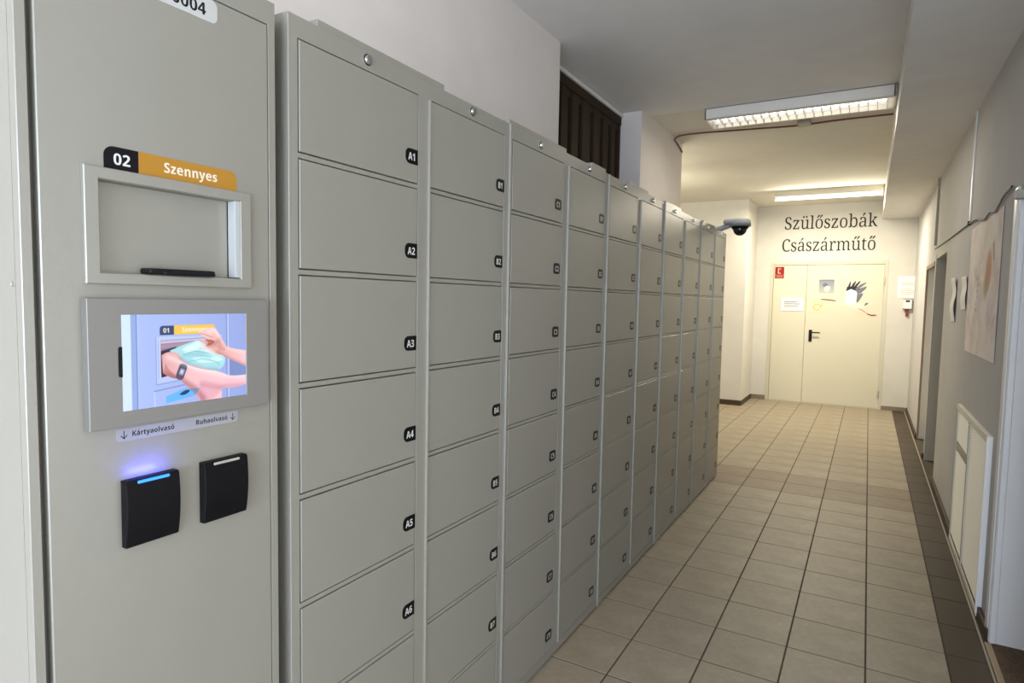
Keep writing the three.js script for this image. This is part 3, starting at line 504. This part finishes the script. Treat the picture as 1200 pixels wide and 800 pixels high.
// ---------------------------------------------------------------- right wall: doorways, poster, papers, grille, cables
{
  const a = struct('door_2');                                    // nearer of the two far doorways
  part('door_frame', join([span(XR - 0.003, XR + 0.24, 0, YD, D1[1] + 0.05, D1[1]), span(XR + 0.02, XR + 0.24, 0, YD, D1[0], D1[0] - 0.04), span(XR + 0.0, XR + 0.24, YD - 0.04, YD, D1[0], D1[1])]), M.greyJamb, a);
  part('door_leaf', span(XR + 0.19, XR + 0.235, 0.01, YD - 0.03, D1[0] - 0.02, D1[1] + 0.03), M.greyJamb, a);
  const b = struct('door_3');
  part('door_frame', join([span(XR - 0.006, XR + 0.014, 0.02, 1.95, D2[1] + 0.035, D2[1], 0.003), span(XR - 0.006, XR + 0.03, 1.91, 1.95, D2[0], D2[1], 0.003)]), M.brownFrame, b);
  part('door_leaf', span(XR + 0.19, XR + 0.235, 0.01, 1.94, D2[0] - 0.02, D2[1] + 0.02), M.white, b);
  part('lining', span(XR + 0.014, XR + 0.24, 0.012, 1.93, D2[1] + 0.03, D2[1]), M.wallCream, b);
  const c = struct('door_4');                                    // close doorway at the right edge
  part('door_frame', join([span(XR - 0.010, XR + 0.01, 0, YD + 0.02, D3[1] - 0.020, D3[1] - 0.080, 0.004), span(XR - 0.006, XR + 0.016, 0, YD, D3[1] + 0.004, D3[1] - 0.014, 0.003), span(XR - 0.004, XR + 0.02, 0, YD - 0.01, D3[1] + 0.018, D3[1] + 0.002, 0.004)]), M.trimWhite, c);
  part('lining', span(XR + 0.01, XR + 0.155, 0.0, YD, D3[1] + 0.014, D3[1], 0.004), M.trimWhite, c);
  part('top_lining', span(XR, XR + 0.3, YD - 0.02, YD + 0.002, D3[0], D3[1]), M.greyJamb, c);
  part('door_leaf', span(XR + 0.17, XR + 0.21, 0.012, YD - 0.02, D3[0] + 0.02, D3[1] + 0.012), M.greyJamb, c);
  part('threshold', span(XR - 0.022, XR + 0.004, -0.004, 0.006, D3[0], D3[1] + 0.02, 0.003), M.brass, c);
  part('mat', span(XR + 0.004, XR + 0.17, -0.004, 0.004, D3[0], D3[1] + 0.01), M.carpet, c);
  part('wall_hook', span(XR - 0.03, XR + 0.012, 1.955, 1.995, D3[1] + 0.03, D3[1] + 0.07, 0.006), M.greyJamb, c);
}
function sheetRight(z0, z1, y0, y1, d, segs, wave) {             // a sheet of paper on the right wall, slightly wavy
  const g = new THREE.BoxGeometry(z0 - z1, y1 - y0, 0.0015, 2, segs, 1), p = g.attributes.position;
  for (let i = 0; i < p.count; i++) p.setZ(i, p.getZ(i) + (1 - Math.cos((p.getY(i) / (y1 - y0) + 0.5) * Math.PI * 2 * 1.5)) * wave);
  g.rotateY(-Math.PI / 2); g.translate(XR - d, (y0 + y1) / 2, (z0 + z1) / 2); g.computeVertexNormals(); return g;
}
single('poster', sheetRight(-3.775, -4.84, 1.225, 1.985, 0.003, 4, 0.0006), print(640, 460, (g) => {
  g.fillStyle = '#e9e0da'; g.fillRect(0, 0, 640, 460); let s = 5; const r = () => (s = (s * 16807) % 2147483647) / 2147483647;
  for (let i = 0; i < 90; i++) { g.fillStyle = ['rgba(200,178,180,0.25)', 'rgba(226,216,205,0.35)', 'rgba(190,176,190,0.2)', 'rgba(214,200,180,0.25)'][i % 4]; g.beginPath(); g.ellipse(r() * 640, r() * 460, 20 + r() * 60, 10 + r() * 40, r() * 3, 0, 7); g.fill(); }
  g.filter = 'blur(9px)'; g.fillStyle = 'rgba(196,140,112,0.75)'; g.beginPath(); g.ellipse(440, 180, 52, 66, 0.1, 0, 7); g.fill(); g.fillStyle = 'rgba(176,158,120,0.7)'; g.beginPath(); g.ellipse(405, 225, 40, 40, 0, 0, 7); g.fill();
  g.filter = 'blur(4px)'; g.strokeStyle = 'rgba(120,92,88,0.8)'; g.lineWidth = 14; g.beginPath(); g.moveTo(505, 92); g.lineTo(530, 150); g.stroke(); g.fillStyle = 'rgba(150,120,130,0.5)'; for (let i = 0; i < 6; i++) g.fillRect(190 + r() * 40, 190 + i * 22, 30 + r() * 50, 8);
}, { roughness: 0.8 }), 'large pale poster with faint orange painting on the right wall', 'poster');
single('wall_paper_sheet', sheetRight(-5.45, -5.665, 1.395, 1.712, 0.006, 16, 0.006), M.paper, 'wavy narrow white paper on right wall, farther from the poster', 'paper');
single('wall_paper_sheet', sheetRight(-4.915, -5.145, 1.485, 1.70, 0.005, 16, 0.003), M.paper, 'short white paper on right wall, just beside the pale poster', 'paper');
{
  const zA = -4.83, zB = -3.66, t = thing('vent_grille', 'cream louvred vent cover low on the right wall beneath the poster', 'vent', [XR, 0, -4.3]);
  const z = (w) => w + 4.3, d = -0.022;
  part('frame', join([span(d, 0, 0.0, 0.035, z(zA), z(zB), 0.003), span(d, 0, 0.85, 0.885, z(zA), z(zB), 0.003), span(d, 0, 0.035, 0.85, z(zA), z(zA) + 0.03, 0.003), span(d, 0, 0.035, 0.85, z(zB) - 0.02, z(zB), 0.003), span(d, 0, 0.035, 0.85, z(-4.285), z(-4.255), 0.003)]), M.vent, t);
  part('end_plate', span(d - 0.004, 0.0, 0.02, 0.885, z(zB), z(zB) + 0.008, 0.002), M.whiteGloss, t);
  part('back_plate', span(-0.006, 0, 0.03, 0.86, z(zA) + 0.02, z(zB) - 0.01), M.vent, t);
  const bar = part('cross_bar', span(d + 0.004, 0, 0.60, 0.64, z(zA) + 0.03, z(-4.285)), M.greyJamb, t);
  for (const [a, b] of [[zA + 0.03, -4.285], [-4.255, zB - 0.02]]) {
    const list = [];
    for (let i = 0; i < 50; i++) { const y = 0.045 + i * 0.0163; if (b < -4.2 && y > 0.585 && y < 0.65) continue; list.push(new THREE.BoxGeometry(0.017, 0.0022, b - a).rotateZ(0.7).translate(d + 0.011, y, z((a + b) / 2))); }
    const holes = []; for (let i = 0; i < 50; i++) holes.push(new THREE.BoxGeometry(0.0045, 0.0100, 0.02).translate(d + 0.0012, 0.049 + i * 0.0163, z(a) - 0.013));  // dark boxes stand in for the shading at the slat ends
    part('slat_end_shade', metre(mergeGeometries(holes)), M.slatEndShade, t).userData.kind = 'stuff';
    const p = part('slats', metre(mergeGeometries(list)), M.vent, t); p.userData.kind = 'stuff';
  }
}
{
  const lead = thing('wall_cable', 'thin grey cable sagging along the right wall above the poster', 'cable', [0, 0, 0]);
  part('lead', tube([[XR - 0.006, 2.075, -7.45], [XR - 0.006, 2.055, -6.4], [XR - 0.008, 2.038, -5.03], [XR - 0.01, 2.025, -4.62], [XR - 0.012, 1.985, -4.30], [XR - 0.012, 2.0, -4.12], [XR - 0.012, 1.985, -3.95], [XR - 0.01, 2.03, -3.75], [XR - 0.012, 2.04, -3.56]], 0.006, 80), M.cableGrey, lead);
  part('clip', span(XR - 0.018, XR, 2.028, 2.052, -4.975, -4.945, 0.004), M.black, lead);
  const c1 = single('cable_trunking', span(XR - 0.009, XR, 2.05, 2.745, -4.945, -4.985, 0.003), M.trimWhite, 'thin white upright cable trunking on right wall above the poster', 'trunking');
  const c2 = single('cable_trunking', span(XR - 0.022, XR, 2.10, 2.745, -7.33, -7.37, 0.003), M.greyJamb, 'grey upright trunking on right wall above the two far doorways', 'trunking');
}

renderer.render(scene, camera);
